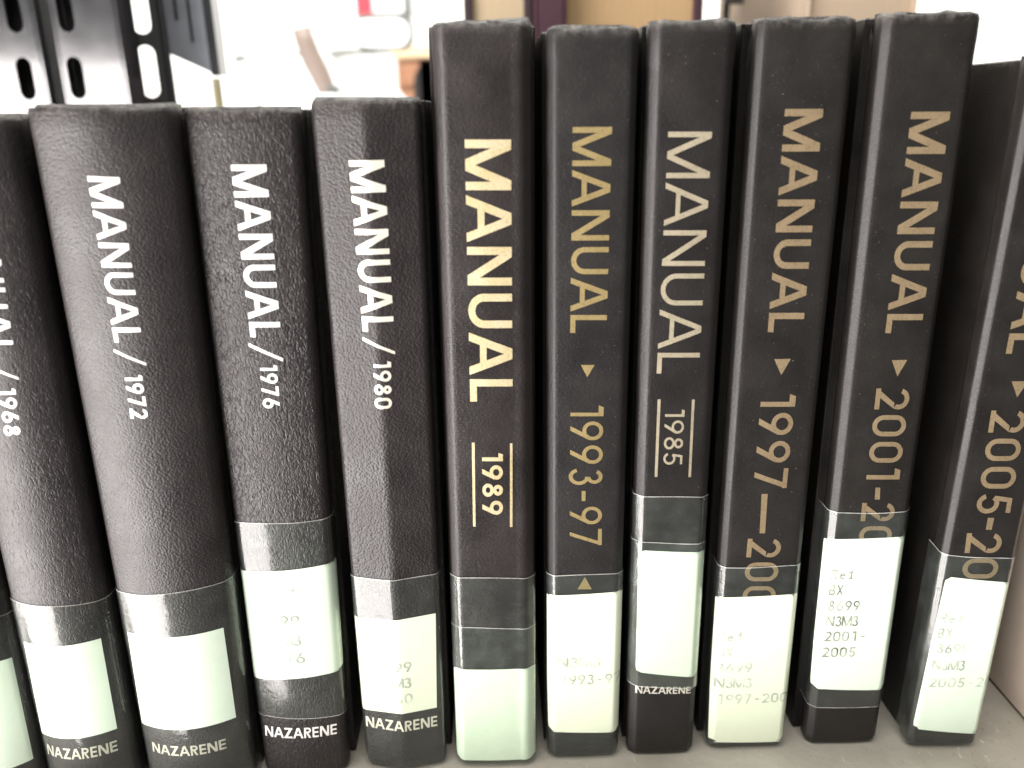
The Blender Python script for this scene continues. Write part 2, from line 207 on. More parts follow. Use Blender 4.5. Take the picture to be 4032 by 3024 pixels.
# ------------------------------------------------------------------ stroke lettering
def par(b0,b1,t0,t1,y0=0.,y1=1.): return [(b0,y0),(b1,y0),(t1,y1),(t0,y1)]
def arc(cx_,cy_,rx,ry,t,a0,a1,n=14):
    q=[]; A=[math.radians(a0+(a1-a0)*i/n) for i in range(n+1)]
    for i in range(n):
        p=lambda a,k:(cx_+(rx-k)*math.cos(a),cy_+(ry-k)*math.sin(a))
        q.append([p(A[i],t),p(A[i],0),p(A[i+1],0),p(A[i+1],t)])
    return [q]
def seg(x0,y0,x1,y1,t):
    l=math.hypot(x1-x0,y1-y0); nx,ny=-(y1-y0)/l*t/2,(x1-x0)/l*t/2
    return [(x0+nx,y0+ny),(x0-nx,y0-ny),(x1-nx,y1-ny),(x1+nx,y1+ny)]
def glyph(c,t):
    d=t*1.12
    if c=='M': W=.95; return W,[par(0,t,0,t),par(W-t,W,W-t,W),par(W/2-d*.6,W/2+d*.45,0,d*1.05),par(W/2-d*.45,W/2+d*.6,W-d*1.05,W)]
    if c=='A': W=.92; return W,[par(0,d,W/2-d*.62,W/2+d*.38),par(W-d,W,W/2-d*.38,W/2+d*.62),par(W*.17,W*.83,W*.17+.06,W*.83-.06,.25,.25+t*.95)]
    if c=='N': W=.78; return W,[par(0,t,0,t),par(W-t,W,W-t,W),par(W-d*1.15,W,0,d*1.15)]
    if c=='U': W=.72; r=W/2; return W,[par(0,t,0,t,r,1),par(W-t,W,W-t,W,r,1)]+arc(r,r,r,r,t,180,360,16)
    if c=='L': W=.5; return W,[par(0,t,0,t),par(t,W,t,W,0,t)]
    if c=='/': W=1.0; return W,[par(0,t*1.2,W-t*1.2,W)]
    if c=='Z': W=.72; return W,[par(0,W,0,W,1-t,1),par(0,W,0,W,0,t),par(0,d*1.3,W-d*1.3,W,t*.5,1-t*.5)]
    if c=='E': W=.55; return W,[par(0,t,0,t),par(t,W,t,W,1-t,1),par(t,W,t,W,0,t),par(t,W*.95,t,W*.95,.5-t/2,.5+t/2)]
    if c=='F': W=.55; return W,[par(0,t,0,t),par(t,W,t,W,1-t,1),par(t,W*.95,t,W*.95,.5-t/2,.5+t/2)]
    if c=='R': W=.62; r=.27; return W,[par(0,t,0,t),par(t,W-r,t,W-r,1-t,1),par(t,W-r,t,W-r,.46,.46+t)]+arc(W-r,.73,r,.27,t,-90,90,10)+[par(W-d,W,.2,.2+d,0,.46)]
    if c=='B': W=.62; return W,[par(0,t,0,t),par(t,W-.27,t,W-.27,1-t,1),par(t,W-.27,t,W-.27,.5-t/2,.5+t/2),par(t,W-.27,t,W-.27,0,t)]+arc(W-.27,.75,.25,.25+t*.2,t,-90,90,8)+arc(W-.27,.26,.27,.26+t*.2,t,-90,90,8)
    if c=='X': W=.66; return W,[par(0,d,W-d,W),par(W-d,W,0,d)]
    if c=='e': W=.56; return W,arc(.28,.33,.28,.33,t,0,320,14)+[par(t*.5,W-t*.5,t*.5,W-t*.5,.30,.30+t)]
    if c=='f': W=.5; return W,[par(.18,.18+t,.18,.18+t,0,.78),par(0,W*.9,0,W*.9,.58,.58+t),par(.0,.4,.0,.4,0,t*.8)]+arc(.18+.2,.78,.2,.22,t,60,180,6)
    if c=='0': W=.64; k=.32; return W,arc(k,1-k,k,k,t,0,180,14)+arc(k,k,k,k,t,180,360,14)+[par(0,t,0,t,k,1-k),par(W-t,W,W-t,W,k,1-k)]
    if c=='1': W=.36; return W,[par(W-t,W,W-t,W),par(0,W-t,0+.06,W-t,1-t*1.25,1)]
    if c=='8': W=.6; return W,arc(.3,.76,.245,.24,t,0,360,18)+arc(.3,.28,.3,.28,t,0,360,18)
    if c=='9': W=.64; r=.32; return W,arc(r,1-r,r,r,t,0,360,22)+[par(.16,.16+d*1.15,W-t*1.0-.04,W-.005,0,.58)]
    if c=='6':
        W,g=glyph('9',t); fl=lambda q:[(W-x,1-y) for x,y in q]
        return W,[[fl(q) for q in e] if isinstance(e[0],list) else fl(e) for e in g]
    if c=='7': W=.6; return W,[par(0,W,0,W,1-t,1),par(.12,.12+d,W-d,W,0,1-t*.4)]
    if c=='2': W=.62; r=.3; return W,arc(.31,1-r,.31,r,t,-25,165,14)+[par(0,d*1.35,.31+.31*.906-d*1.05,.31+.31*.906+.012,t*.3,1-r-r*.42),par(0,W,0,W,0,t)]
    if c=='3': W=.58; return W,arc(.28,.75,.25,.25,t,-90,160,12)+arc(.28,.27,.29,.27+t*.35,t,-165,90,14)
    if c=='5': W=.58; return W,[par(.1,W*.95,.12,W*.98,1-t,1),par(.04,.04+t,.11,.11+t,.5,1-t*.3)]+arc(.28,.32,.3,.32,t,-160,145,16)
    if c=='-': W=.42; return W,[par(.03,.39,.03,.39,.36,.36+t)]
    return .5,[]
def layout(txt,t,gap=.16,mono=None):
    out=[]; x=0
    for i,c in enumerate(txt):
        W,g=glyph(c,t)
        k=1.0
        if mono: off=x+(mono-W)/2
        else: off=x
        out.append((off,g)); x += mono if mono else W+(gap if c!='A' and (i+1>=len(txt) or txt[i+1]!='A') else gap*.55)
    tot = x if mono else x-gap
    return tot,out
# ------------------------------------------------------------------ books
class Book:
    def __init__(s,name,p,sag,r,kind,h_turn):
        s.n=name; s.x,s.y,s.yaw,s.lean,s.w,s.h,s.tp=p; s.sag=sag*.001; s.r=r*.001; s.kind=kind; s.turn=h_turn*.001
    def hw(s,z): return s.w/2*(1+s.tp*min(max(z/s.h,0),1))
    def depth(s,x,hw):
        a=min(abs(x),hw); t=a/hw
        d=-s.sag*(1-(t**1.06 if s.kind=='k' else t*t))
        if s.n=='1989': d-=.00022*math.exp(-((x/hw-.72)/.08)**2)
        if a>hw-s.r:
            u=(a-hw+s.r)/s.r
            d+= s.r*(.88*(u-.16*(1-math.exp(-u/.16)))+.25*max(0,(u-.85)/.15)**2) if s.kind=='c' else s.r-max(s.r**2-(a-hw+s.r)**2,0)**.5
        return d
    def pt(s,x,z,off=0.):                              # x,z metres on the spine skin; beyond the edge it turns round the corner
        hw=s.hw(z); e=1e-4
        if abs(x)<=hw-1e-5:
            d=s.depth(x,hw); sl=(s.depth(min(x+e,hw),hw)-s.depth(max(x-e,-hw),hw))/(min(x+e,hw)-max(x-e,-hw))
            nx,ny=sl,-1.0; l=math.hypot(nx,ny)
            return Vector((x+nx/l*off, d+ny/l*off, z))
        sg=1 if x>0 else -1
        return Vector((sg*(hw+off), s.r+(abs(x)-hw), z))
def spine_params(hw,r,n=18):
    a=[-(hw-r)+2*(hw-r)*i/n for i in range(n+1)]
    c=[hw-r+r*math.sin(math.pi/2*i/10) for i in range(1,11)]
    return [-x for x in reversed(c)]+a+c
def make_book(name,bk,mat,ext,label,lett):
    lift=abs(bk.w/2*math.sin(bk.lean))
    root=empty('book',(bk.x,bk.y,lift+.0004),(0,bk.lean,bk.yaw)); tag(root,label,'book')
    root['group']='row of black manuals on the shelf'
    # spine
    D=.0062
    zs=[0,.0005,.0012,.003]+[.003+(bk.h-.014)*i/24 for i in range(1,25)]+[bk.h-.0105,bk.h-.0095,bk.h-.0088,bk.h-.005,bk.h-.0016,bk.h-.0007,bk.h]
    zs=sorted(set(round(z,6) for z in zs))
    v=[];f=[];rows=[]
    rnd=random.Random(name)
    ph=[rnd.uniform(0,6) for _ in range(6)]
    for z in zs:
        hw=bk.hw(z); P=spine_params(hw,bk.r)
        edge=min(z,bk.h-z); ins=0.0011*max(0,1-edge/.0016)**2
        tn=bk.turn*(1 if z>bk.h-.0088 else 0)+bk.turn*.15*(1 if z<.007 else 0)
        row=[]
        for x in P:
            wob=.00010*math.sin(x*420+ph[0]+z*60)*math.sin(z*300+ph[1]) if edge<.008 else 0
            q=bk.pt(x*.99999,z,tn-ins+wob)
            if z==bk.h: q.z += -.0004+.00035*math.sin(x*500+ph[2])+.0002*math.sin(x*1300+ph[3]) + .0007*(abs(x)/hw)**6*math.sin(ph[4]+x*90)
            row.append(q)
        L=Vector((-hw+.0006-tn*0,D,z)); R=Vector((hw-.0006,D,z))
        L0=Vector((-hw-tn+ins,D*.6,z)); R0=Vector((hw+tn-ins,D*.6,z))
        row=[L,L0]+row+[R0,R]
        rows.append(len(v)); v+=row
    k=len(row)
    for a,b in zip(rows,rows[1:]):
        for i in range(k): f.append((a+i,a+(i+1)%k,b+(i+1)%k,b+i))
    f.append(tuple(range(rows[0]+k-1,rows[0]-1,-1))); f.append(tuple(range(rows[-1],rows[-1]+k)))
    sp=fix_normals(mesh('spine',v,f,mat,root,True))
    # boards, joint, pages
    eL,eR=ext; th=.0024; dep=.128
    hw0=bk.w/2*(1+min(0,bk.tp))
    for sg,e in ((-1,eL),(1,eR)):
        xo=sg*(hw0+e); xi=xo-sg*th
        MB().box(min(xo,xi),max(xo,xi),.0072,dep,.0,bk.h-.0006,.0003).build('cover_board',mat,root)
        # hinge: cloth running from the spine into the groove and up to the board
        hz=[.0012,bk.h*.3,bk.h*.6]+[bk.h-.022+.0195*k/9 for k in range(10)]; vv=[];ff=[]; NC=12
        for z in hz:
            hh=bk.hw(z); cr=[(sg*(hh-.0003),.0036),(sg*(hh-.0011),.0058),(sg*(hw0+e-th*.75),.0074),(sg*(hw0+e-th*.4),.0082)]
            fade=max(0,(z-(bk.h-.022))/.0195)**1.5
            for c_ in range(NC):
                q=c_/(NC-1)*3; k=min(int(q),2); r_=q-k
                x_=cr[k][0]*(1-r_)+cr[k+1][0]*r_; y_=cr[k][1]*(1-r_)+cr[k+1][1]*r_
                pl=.00045*fade*math.sin(c_*2.1+ph[5]+z*500)*(1 if 0<c_<NC-1 else 0)      # gathered pleats at the head
                vv.append(Vector((x_,y_-pl-.0004*fade,z+.0004*fade*math.sin(c_*1.3+ph[2]))))
        for j in range(len(hz)-1):
            for i in range(NC-1): ff.append((j*NC+i,j*NC+i+1,(j+1)*NC+i+1,(j+1)*NC+i))
        h_=mesh('hinge_cloth',vv,ff,mat,root,True)
    xa=-(hw0+eL)+th+.0001; xb=(hw0+eR)-th-.0001
    MB().box(xa,xb,.0066,dep-.004,.0025,bk.h-.0045).build('page_block',M_pages,root)
    return root
GAP=.0001
def gridpatch(bk,quad,off,nu=64,nv=8,rc=0.0,name='label',mat=None,parent=None):
    tl,tr,bl,br=[(a*.001,b*.001) for a,b in quad]
    vs_=[0,.02,.05,.1]+[i/nv for i in range(1,nv)]+[.9,.95,.98,1]; vs_=sorted(set(vs_))
    v=[];f=[]; H=abs(tl[1]-bl[1])
    for b in vs_:
        x0=tl[0]+(bl[0]-tl[0])*b; x1=tr[0]+(br[0]-tr[0])*b
        e=min(b,1-b)*H; ins=0
        if rc and e<rc: ins=rc-math.sqrt(max(rc*rc-(rc-e)**2,0))
        for i in range(nu+1):
            a=i/nu; x=x0+ins+(x1-x0-2*ins)*a
            z=(tl[1]+(tr[1]-tl[1])*a)*(1-b)+(bl[1]+(br[1]-bl[1])*a)*b
            v.append(bk.pt(x,z,off))
    for j in range(len(vs_)-1):
        for i in range(nu): f.append((j*(nu+1)+i,(j+1)*(nu+1)+i,(j+1)*(nu+1)+i+1,j*(nu+1)+i+1))
    return mesh(name,v,f,mat,parent,True)
def text_mesh(bk,txt,t,quad,off,name,mat,parent,mono=None,gap=.16):
    sb,sc,eb,ec=[(a*.001,b*.001) for a,b in quad]
    tot,gl=layout(txt,t,gap,mono); v=[];f=[]; k=0
    def mp(x,y):
        a=x/tot
        X=(sb[0]*(1-a)+eb[0]*a)*(1-y)+(sc[0]*(1-a)+ec[0]*a)*y
        Z=(sb[1]*(1-a)+eb[1]*a)*(1-y)+(sc[1]*(1-a)+ec[1]*a)*y
        return X,Z
    for offx,g in gl:
        for e in g:
            k+=1; o=off+.000006*(k%6)
            qs=e if isinstance(e[0],list) else [e]
            for q in qs:
                q=[(x+offx,y) for x,y in q]
                big=not isinstance(e[0],list); nA,nB=(6,1) if big else (1,1)
                if big and abs(q[1][0]-q[0][0])>abs(q[3][1]-q[0][1])*1.5: nA,nB=1,6
                base=len(v)
                for j in range(nA+1):
                    for i in range(nB+1):
                        b=j/nA;a=i/nB
                        x=(q[0][0]*(1-a)+q[1][0]*a)*(1-b)+(q[3][0]*(1-a)+q[2][0]*a)*b
                        y=(q[0][1]*(1-a)+q[1][1]*a)*(1-b)+(q[3][1]*(1-a)+q[2][1]*a)*b
                        X,Z=mp(x,y); v.append(bk.pt(X,Z,o))
                for j in range(nA):
                    for i in range(nB): f.append((base+j*(nB+1)+i,base+j*(nB+1)+i+1,base+(j+1)*(nB+1)+i+1,base+(j+1)*(nB+1)+i))
    return fix_dir(mesh(name,v,f,mat,parent,True))
def fix_dir(o):                                        # make every face look out of the shelf (-Y)
    me=o.data; me.update()
    fl=[p.index for p in me.polygons if p.normal.y>0]
    for i in fl: me.polygons[i].flip()
    me.update(); return o
def make_tape(bk,tq,off,parent,top_edge=True,haze=None):
    zl,zr=tq[0][1]*.001,tq[1][1]*.001; bottom=len(tq)>2
    bl,br=(tq[2][1]*.001,tq[3][1]*.001) if bottom else (.0003,.0003)
    hw=bk.hw(zl); W=hw+.0055
    P=[-W,-hw-.003,-hw-.001]+spine_params(hw,bk.r)+[hw+.001,hw+.003,W]
    lv=[0,'e']+[i/6 for i in range(1,6)]+(['b',1] if bottom else [1])
    v=[];f=[];sl=[]
    rnd=random.Random(str(tq)); p0=rnd.uniform(0,6)
    n=len(P)
    for b in lv:
        for x in P:
            a=(x/hw+1)/2; wob=.00012*math.sin(x*300+p0)
            zt=zl+(zr-zl)*a+wob; zb=bl+(br-bl)*a
            z= zt-.00022 if b=='e' else zb+.0002 if b=='b' else zt+(zb-zt)*b
            v.append(bk.pt(x*.999995,max(z,.0002),off))
    for j in range(len(lv)-1):
        for i in range(n-1):
            f.append((j*n+i,(j+1)*n+i,(j+1)*n+i+1,j*n+i+1)); sl.append(1 if j==0 or (bottom and j==len(lv)-2) else 0)
    return mesh('clear_tape',v,f,[M_tape,M_tape_edge],parent,True,sl)
SPEC = {
 # sag mm, corner mm, kind, turn-in mm
 'b0':(4.2,2.2,'r',.05),'1968':(4.2,2.2,'r',.06),'1972':(4.6,2.2,'r',.05),'1976':(2.0,2.0,'r',.06),'1980':(2.6,1.6,'k',.05),
 '1989':(.5,2.3,'c',.22),'1993':(.35,2.0,'c',.16),'1985':(.4,2.3,'c',.18),'1997':(.3,1.7,'c',.10),'2001':(.4,2.0,'c',.10),'2005':(.35,1.6,'c',.1)}
BL=(.0165,.0130,.0128)
HT={n:d['p'][5] for n,d in BOOKS.items()}
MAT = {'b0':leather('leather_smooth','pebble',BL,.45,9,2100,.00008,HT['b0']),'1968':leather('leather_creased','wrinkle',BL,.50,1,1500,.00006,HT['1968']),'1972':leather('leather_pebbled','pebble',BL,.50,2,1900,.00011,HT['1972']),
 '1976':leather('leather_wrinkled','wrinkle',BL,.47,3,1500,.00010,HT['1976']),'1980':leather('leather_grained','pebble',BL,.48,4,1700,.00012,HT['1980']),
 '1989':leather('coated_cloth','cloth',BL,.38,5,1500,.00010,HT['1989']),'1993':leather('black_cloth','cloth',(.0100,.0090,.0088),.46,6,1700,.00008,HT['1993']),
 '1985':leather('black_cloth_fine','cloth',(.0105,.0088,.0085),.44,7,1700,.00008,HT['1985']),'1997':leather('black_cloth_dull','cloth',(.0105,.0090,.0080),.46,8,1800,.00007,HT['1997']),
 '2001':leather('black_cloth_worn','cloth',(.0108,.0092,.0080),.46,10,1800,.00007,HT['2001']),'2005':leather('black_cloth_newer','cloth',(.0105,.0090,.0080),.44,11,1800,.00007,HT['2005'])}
FOIL = {'1968':M_silver,'1972':M_silver,'1976':M_silver,'1980':M_cream,'1989':M_goldb,'1993':M_gold93,'1985':M_pale,'1997':M_gold,'2001':M_gold,'2005':M_gold}
LAB = {'b0':'black leather book with blank white label and no title showing, before the 1968 manual',
 '1968':'rounded black leather book with white title ending 1968 and blank white label',
 '1972':'widest black leather book, rounded spine with white title MANUAL/1972 and blank label',
 '1976':'wrinkled black leather book with white title MANUAL/1976 and label taped mid spine',
 '1980':'grained black leather book with creased spine and cream title MANUAL/1980',
 '1989':'tall black book with large bright gold MANUAL and 1989 between two gold rules',
 '1993':'tall black cloth book with gold title MANUAL 1993-97 and two gold triangles',
 '1985':'thin tall black book with pale gold MANUAL and 1985 between rules, label high up',
 '1997':'tall black cloth book with gold MANUAL 1997 and a long dash, yellowish label',
 '2001':'tall black cloth book with gold MANUAL 2001, label printed dark ending 2005',
 '2005':'tall black cloth book with gold 2005, last manual beside the beige book'}
books={n:Book(n,d['p'],*SPEC[n]) for n,d in BOOKS.items()}
order=list(BOOKS)
def edge(b,sg,top): 
    z=b.h if top else 0
    return b.x+sg*(b.w/2*(1+min(0,b.tp)))*math.cos(b.lean)+z*math.sin(b.lean)
EXT={n:[.0009,.0009] for n in order}
for a,b in zip(order,order[1:]):
    A,Bk=books[a],books[b]; zt=min(A.h,Bk.h)
    g=min(edge(Bk,-1,0)-edge(A,1,0), (edge(Bk,-1,0)+zt*math.sin(Bk.lean))-(edge(A,1,0)+zt*math.sin(A.lean)))-math.sin(abs(A.yaw-Bk.yaw))*.13
    e=min(.0014,g/2-.0002); EXT[a][1]=e; EXT[b][0]=e
EXT['2005'][0]=-.0014
for n in order:
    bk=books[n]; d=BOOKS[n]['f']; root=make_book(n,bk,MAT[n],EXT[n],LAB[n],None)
    fm=FOIL.get(n)
    for txt,t,q in d.get('run',[]):
        nm='title_lettering' if txt.startswith('MAN') else 'slash_mark' if txt=='/' else 'year_lettering'
        text_mesh(bk,txt,t,q,.00006,nm,fm,root,gap=.17 if len(txt)>1 else 0)
    for txt,t,q in d.get('pub',[]):
        text_mesh(bk,txt,t,[q[0],q[1],q[2],q[3]],.00006,'publisher_lettering',M_dullsilver if n in('1968','1972','1985') else M_cream if n=='1980' else M_silver,root,gap=.12)
    for (q,) in d.get('poly',[]):
        nm='triangle_mark' if len(q)==3 else 'rule' if n in('1989','1985') else 'dash_mark'
        k=len(q); v=[];f=[]
        if k==4:
            for j in range(9):
                b=j/8
                for (pa,pb) in ((q[0],q[3]),(q[1],q[2])): v.append(bk.pt((pa[0]+(pb[0]-pa[0])*b)*.001,(pa[1]+(pb[1]-pa[1])*b)*.001,.00007))
            f=[(2*j,2*j+1,2*j+3,2*j+2) for j in range(8)]
        else:
            v=[bk.pt(x*.001,z*.001,.00008) for x,z in q]; f=[(0,1,2)]
        fix_dir(mesh(nm,v,f,fm,root))
    yellow = n in ('1980','1997','1993')
    for (q,) in d.get('label',[]):
        q=[(x,max(z,1.6)) for x,z in q]
        lab=gridpatch(bk,q,.00016,rc=0 if n in('b0','1968','1972','1980') else .0014,name='call_number_label',mat=M_paper2 if yellow else M_paper,parent=root)
        for txt,x0,x1,zm,h in d.get('line',[]):
            text_mesh(bk,txt,.15,[(x0,zm-h/2),(x0,zm+h/2),(x1,zm-h/2),(x1,zm+h/2)],.00020,'label_print',M_ink_dark if n=='2001' else M_ink,lab,mono=.78)
        if n in('1968','1972','1976'):                # one dark dot on these labels
            cxm,czm={'1968':(1.0,44.5),'1972':(-.6,46.2),'1976':(1.6,58.8)}[n]; r=.55 if n=='1976' else .28
            v=[bk.pt((cxm+r*math.cos(a))*.001,(czm+r*math.sin(a))*.001,.00021) for a in [i*math.tau/10 for i in range(10)]]
            fix_dir(mesh('ink_dot',v,[tuple(range(10))],M_ink_dark,lab))
    for j,(q,) in enumerate(d.get('tape',[])): make_tape(bk,q,.00030+.00008*j,root)
# ------------------------------------------------------------------ shelf
def shelf_mat():
    m,nt,b=newmat('shelf_paint'); v=coords(nt)
    big=noise(nt,v,35,5); fine=noise(nt,v,420,3)
    c=ramp(nt,big,[(.3,(.30,.275,.235)),(.7,(.41,.38,.335))])
    v2=coords(nt,scale=(1,.35,1),rot=(0,0,.5)); sc=noise(nt,v2,300,4,.6,2.0)
    mx=N(nt,'ShaderNodeMix',data_type='RGBA'); nt.links.new(c,mx.inputs[6]); mx.inputs[7].default_value=(.62,.59,.53,1)
    nt.links.new(ramp(nt,sc,[(.65,(0,0,0)),(.73,(.7,.7,.7))]),mx.inputs[0]); nt.links.new(mx.outputs[2],b.inputs['Base Color'])
    nt.links.new(ramp(nt,fine,[(.3,(.26,)*3),(.7,(.42,)*3)]),b.inputs['Roughness'])
    bp=N(nt,'ShaderNodeBump'); bp.inputs['Distance'].default_value=.00015; nt.links.new(fine,bp.inputs['Height']); nt.links.new(bp.outputs[0],b.inputs['Normal'])
    return m
M_shelf=shelf_mat()
sh=MB().box(-.62,.75,.150,.72,-.022,0,.0015).build('shelf',M_shelf); sh['kind']='structure'
# ------------------------------------------------------------------ beige book after the row
M_beige=simple('beige_cloth',(.60,.50,.41),.7,var=.1,vscale=40,bump=.00008,bscale=1500)
bb=empty('book',(.1490,.186,.0004),(0,-.006,.012)); tag(bb,'beige cloth book standing a little apart after the last black manual','book')
MB().box(0,.0025,.008,.135,0,.170,.0007).build('cover_board',M_beige,bb)
MB().box(.0285,.031,.008,.135,0,.170,.0007).build('cover_board',M_beige,bb)
MB().box(.0027,.0283,.006,.130,.003,.166).build('page_block',M_pages,bb)
prof=[(.0006,.0078)]+[(.0155-.0149*math.cos(math.pi*i/14),.0055-.0055*math.sin(math.pi*i/14)) for i in range(15)]+[(.0304,.0078)]
v=[];f=[];k=len(prof)
for z in (0,.0012,.1688,.170):
    s_=.94 if z in(0,.170) else 1
    v+=[Vector((.0155+(x-.0155)*s_,.0055+(y-.0055)*s_,z)) for x,y in prof]
for j in range(3):
    for i in range(k): f.append((j*k+i,j*k+(i+1)%k,(j+1)*k+(i+1)%k,(j+1)*k+i))
f+= [tuple(range(k-1,-1,-1)),tuple(range(3*k,4*k))]
fix_normals(mesh('spine',v,f,M_beige,bb,True))
# ------------------------------------------------------------------ books on the far side of the shelf, fore edges toward us
def far_book(x0,x1,Y,h,cover,pages,lab,ct=.003,lean=0.0):
    r=empty('book',((x0+x1)/2,Y,.0004),(0,lean,0)); tag(r,lab,'book','books on the far side of the shelf'); w=(x1-x0)/2
    r.location.z+=abs(w*math.sin(lean))
    MB().box(-w,-w+ct,0,.19,0,h,.0008).build('cover_board',cover,r); MB().box(w-ct,w,0,.19,0,h,.0008).build('cover_board',cover,r)
    MB().box(-w+ct+.0001,w-ct-.0001,.004,.188,.003,h-.004).build('page_block',pages,r)
    MB().box(-w,w,.1905,.195,0,h,.001).build('spine',cover,r)
    return r
def pagemat(name,c):
    m,nt,b=newmat(name); v=coords(nt,scale=(1,.02,.02)); n=noise(nt,v,1400,2)
    nt.links.new(ramp(nt,n,[(.3,tuple(x*.86 for x in c)),(.7,c)]),b.inputs['Base Color']); b.inputs['Roughness'].default_value=.85; return m
M_burg=simple('burgundy_cloth',(.055,.018,.032),.6,vscale=60); M_plum=simple('dark_plum_cloth',(.035,.018,.024),.6,vscale=60)
M_tan=pagemat('tan_page_edges',(.52,.35,.19)); M_tan2=pagemat('grey_tan_page_edges',(.55,.43,.29)); M_creamp=pagemat('cream_page_edges',(.60,.47,.35))
YF=.47
X=lambda px:at(px,60,YF).x
far_book(X(1826),X(2098),YF,.30,M_plum,M_tan2,'thick dark plum book with grey tan page edges, behind the 1989 manual',.0045)
far_book(X(2104),X(2775),YF+.004,.31,M_burg,M_tan,'very thick burgundy book with tan page edges, behind the 1993-97 manual',.0048)
# wide burgundy joint board beside the tan pages
jb=tag(empty('book',(X(2165),YF-.006,.0004)),'slim burgundy booklet standing against the very thick burgundy book','book','books on the far side of the shelf')
MB().box(-.0085,-.0065,0,.16,0,.29,.0006).build('cover_board',M_burg,jb); MB().box(.0065,.0085,0,.16,0,.29,.0006).build('cover_board',M_burg,jb); MB().box(-.0064,.0064,-.0004,.158,.0,.289).build('page_block',M_burg,jb)
far_book(X(3195),X(3625),YF,.30,M_creamp,M_creamp,'cream unbound stack with beige page edges, behind the 2001 manual',.002,-.01)
# ------------------------------------------------------------------ black slotted steel uprights
def gloss_black():
    m,nt,b=newmat('black_enamel'); v=coords(nt)
    b.inputs['Base Color'].default_value=(.016,.017,.02,1); b.inputs['Specular IOR Level'].default_value=1.0
    nt.links.new(ramp(nt,noise(nt,v,25,3),[(.3,(.10,)*3),(.7,(.2,)*3)]),b.inputs['Roughness']); b.inputs['Coat Weight'].default_value=.6; b.inputs['Coat Roughness'].default_value=.06
    bp=N(nt,'ShaderNodeBump'); bp.inputs['Distance'].default_value=.0002; nt.links.new(noise(nt,v,22,2),bp.inputs['Height']); nt.links.new(bp.outputs[0],b.inputs['Normal'])
    return m
M_blk=gloss_black(); M_in=simple('bare_dark_steel',(.012,.012,.013),.7)
M_grey=simple('blue_grey_enamel',(.34,.36,.42),.3,spec=.7)
def slotted(x0,x1,z0,z1,sc,sw,sh_,pitch,zo):
    """plate in the xz plane with round-ended slots cut right through; returns verts, faces at y=0"""
    v=[];f=[]; n=10
    z=zo
    while z<z1:
        za,zb=max(z,z0),min(z+pitch,z1)
        if zb-za>=pitch*.999:
            cz=(za+zb)/2; r=sw/2; pts=[]
            for i in range(n+1): a=math.pi*i/n; pts.append((sc+r*math.cos(a),cz+sh_/2-r+r*math.sin(a)))
            for i in range(n+1): a=math.pi+math.pi*i/n; pts.append((sc+r*math.cos(a),cz-sh_/2+r+r*math.sin(a)))
            out=[]
            m=len(pts)
            for i,(px,pz) in enumerate(pts):
                if i<=n: t=i/n; u=(x1+(x0-x1)*t, zb) if 0<i<n else ((x1,zb) if i==0 else (x0,zb))
                else: t=(i-n-1)/n; u=(x0+(x1-x0)*t, za)
                out.append(u)
            b=len(v); v+=[Vector((p[0],0,p[1])) for p in pts]+[Vector((p[0],0,p[1])) for p in out]
            for i in range(m): j=(i+1)%m; f.append((b+i,b+j,b+m+j,b+m+i))
        elif zb>za:
            b=len(v); v+=[Vector((x0,0,za)),Vector((x1,0,za)),Vector((x1,0,zb)),Vector((x0,0,zb))]; f.append((b,b+1,b+2,b+3))
        z+=pitch
    return v,f
def upright(name,xc,Y,w,deep,slot,lab,rz=0.0,back=True):
    r=empty(name,(xc,Y,0.0002),(0,0,rz)); tag(r,lab,'shelf post')
    v,f=slotted(-w/2,w/2,0,.62,slot[0],slot[1],slot[2],slot[3],slot[4])
    face=mesh('slotted_face',v,f,M_blk,r); md=face.modifiers.new('thickness','SOLIDIFY'); md.thickness=.0016; md.offset=0
    for sg in (-1,1):
        MB().box(*(sorted((sg*w/2,sg*(w/2+.0022)))),-.0008,deep,0,.62,.0006).build('flange',M_blk,r)
    if back: MB().box(-w/2+.0005,w/2-.0005,deep*.55,deep*.55+.001,0,.62).build('inner_wall',M_in,r)
    return r
YU=.405
xs=lambda px:at(px,300,YU).x
zz=lambda px,py:at(px,py,YU).z
# slot heights read from the photograph: one ends near z(225..395)
s_top=zz(300,225); s_bot=zz(300,392); sl_h=s_top-s_bot; pitch=zz(300,130)-s_bot+ (s_top-s_bot)*0 - (zz(300,130)-s_top)*0
pitch=(zz(300,128)-s_top)+sl_h
zo=(s_bot+s_top)/2-pitch/2; zo-= pitch*math.floor(zo/pitch)
w1=xs(520)-xs(228)
upright('shelf_upright',(xs(228)+xs(520))/2,YU,w1-.005,.012,((xs(298)-(xs(228)+xs(520))/2),.0078,sl_h,pitch,zo-pitch),'glossy black steel upright with long slots beside the perforated post',-.13)
w0=xs(205)-xs(-130)
upright('shelf_upright',(xs(-130)+xs(205))/2,YU,w0-.005,.012,((xs(110)-(xs(-130)+xs(205))/2),.0078,sl_h,pitch,zo-pitch),'outer glossy black steel upright with long slots, further from the perforated post',-.13)
# perforated strip seen more edge-on
pr=empty('perforated_post',((at(596,300,.43).x),.425,.0002),(0,0,.35)); tag(pr,'narrow dark perforated steel post with round ended holes by the bracket plate','shelf post')
v,f=slotted(-.0085,.0085,0,.62,0.001,.0080,.0235,pitch,zo-pitch+.003)
fc=mesh('slotted_face',v,f,M_blk,pr); md=fc.modifiers.new('thickness','SOLIDIFY'); md.thickness=.0016
for sg in (-1,1): MB().box(*sorted((sg*.0085,sg*.0118)),-.002,.012,0,.62,.0008).build('flange',M_blk,pr)
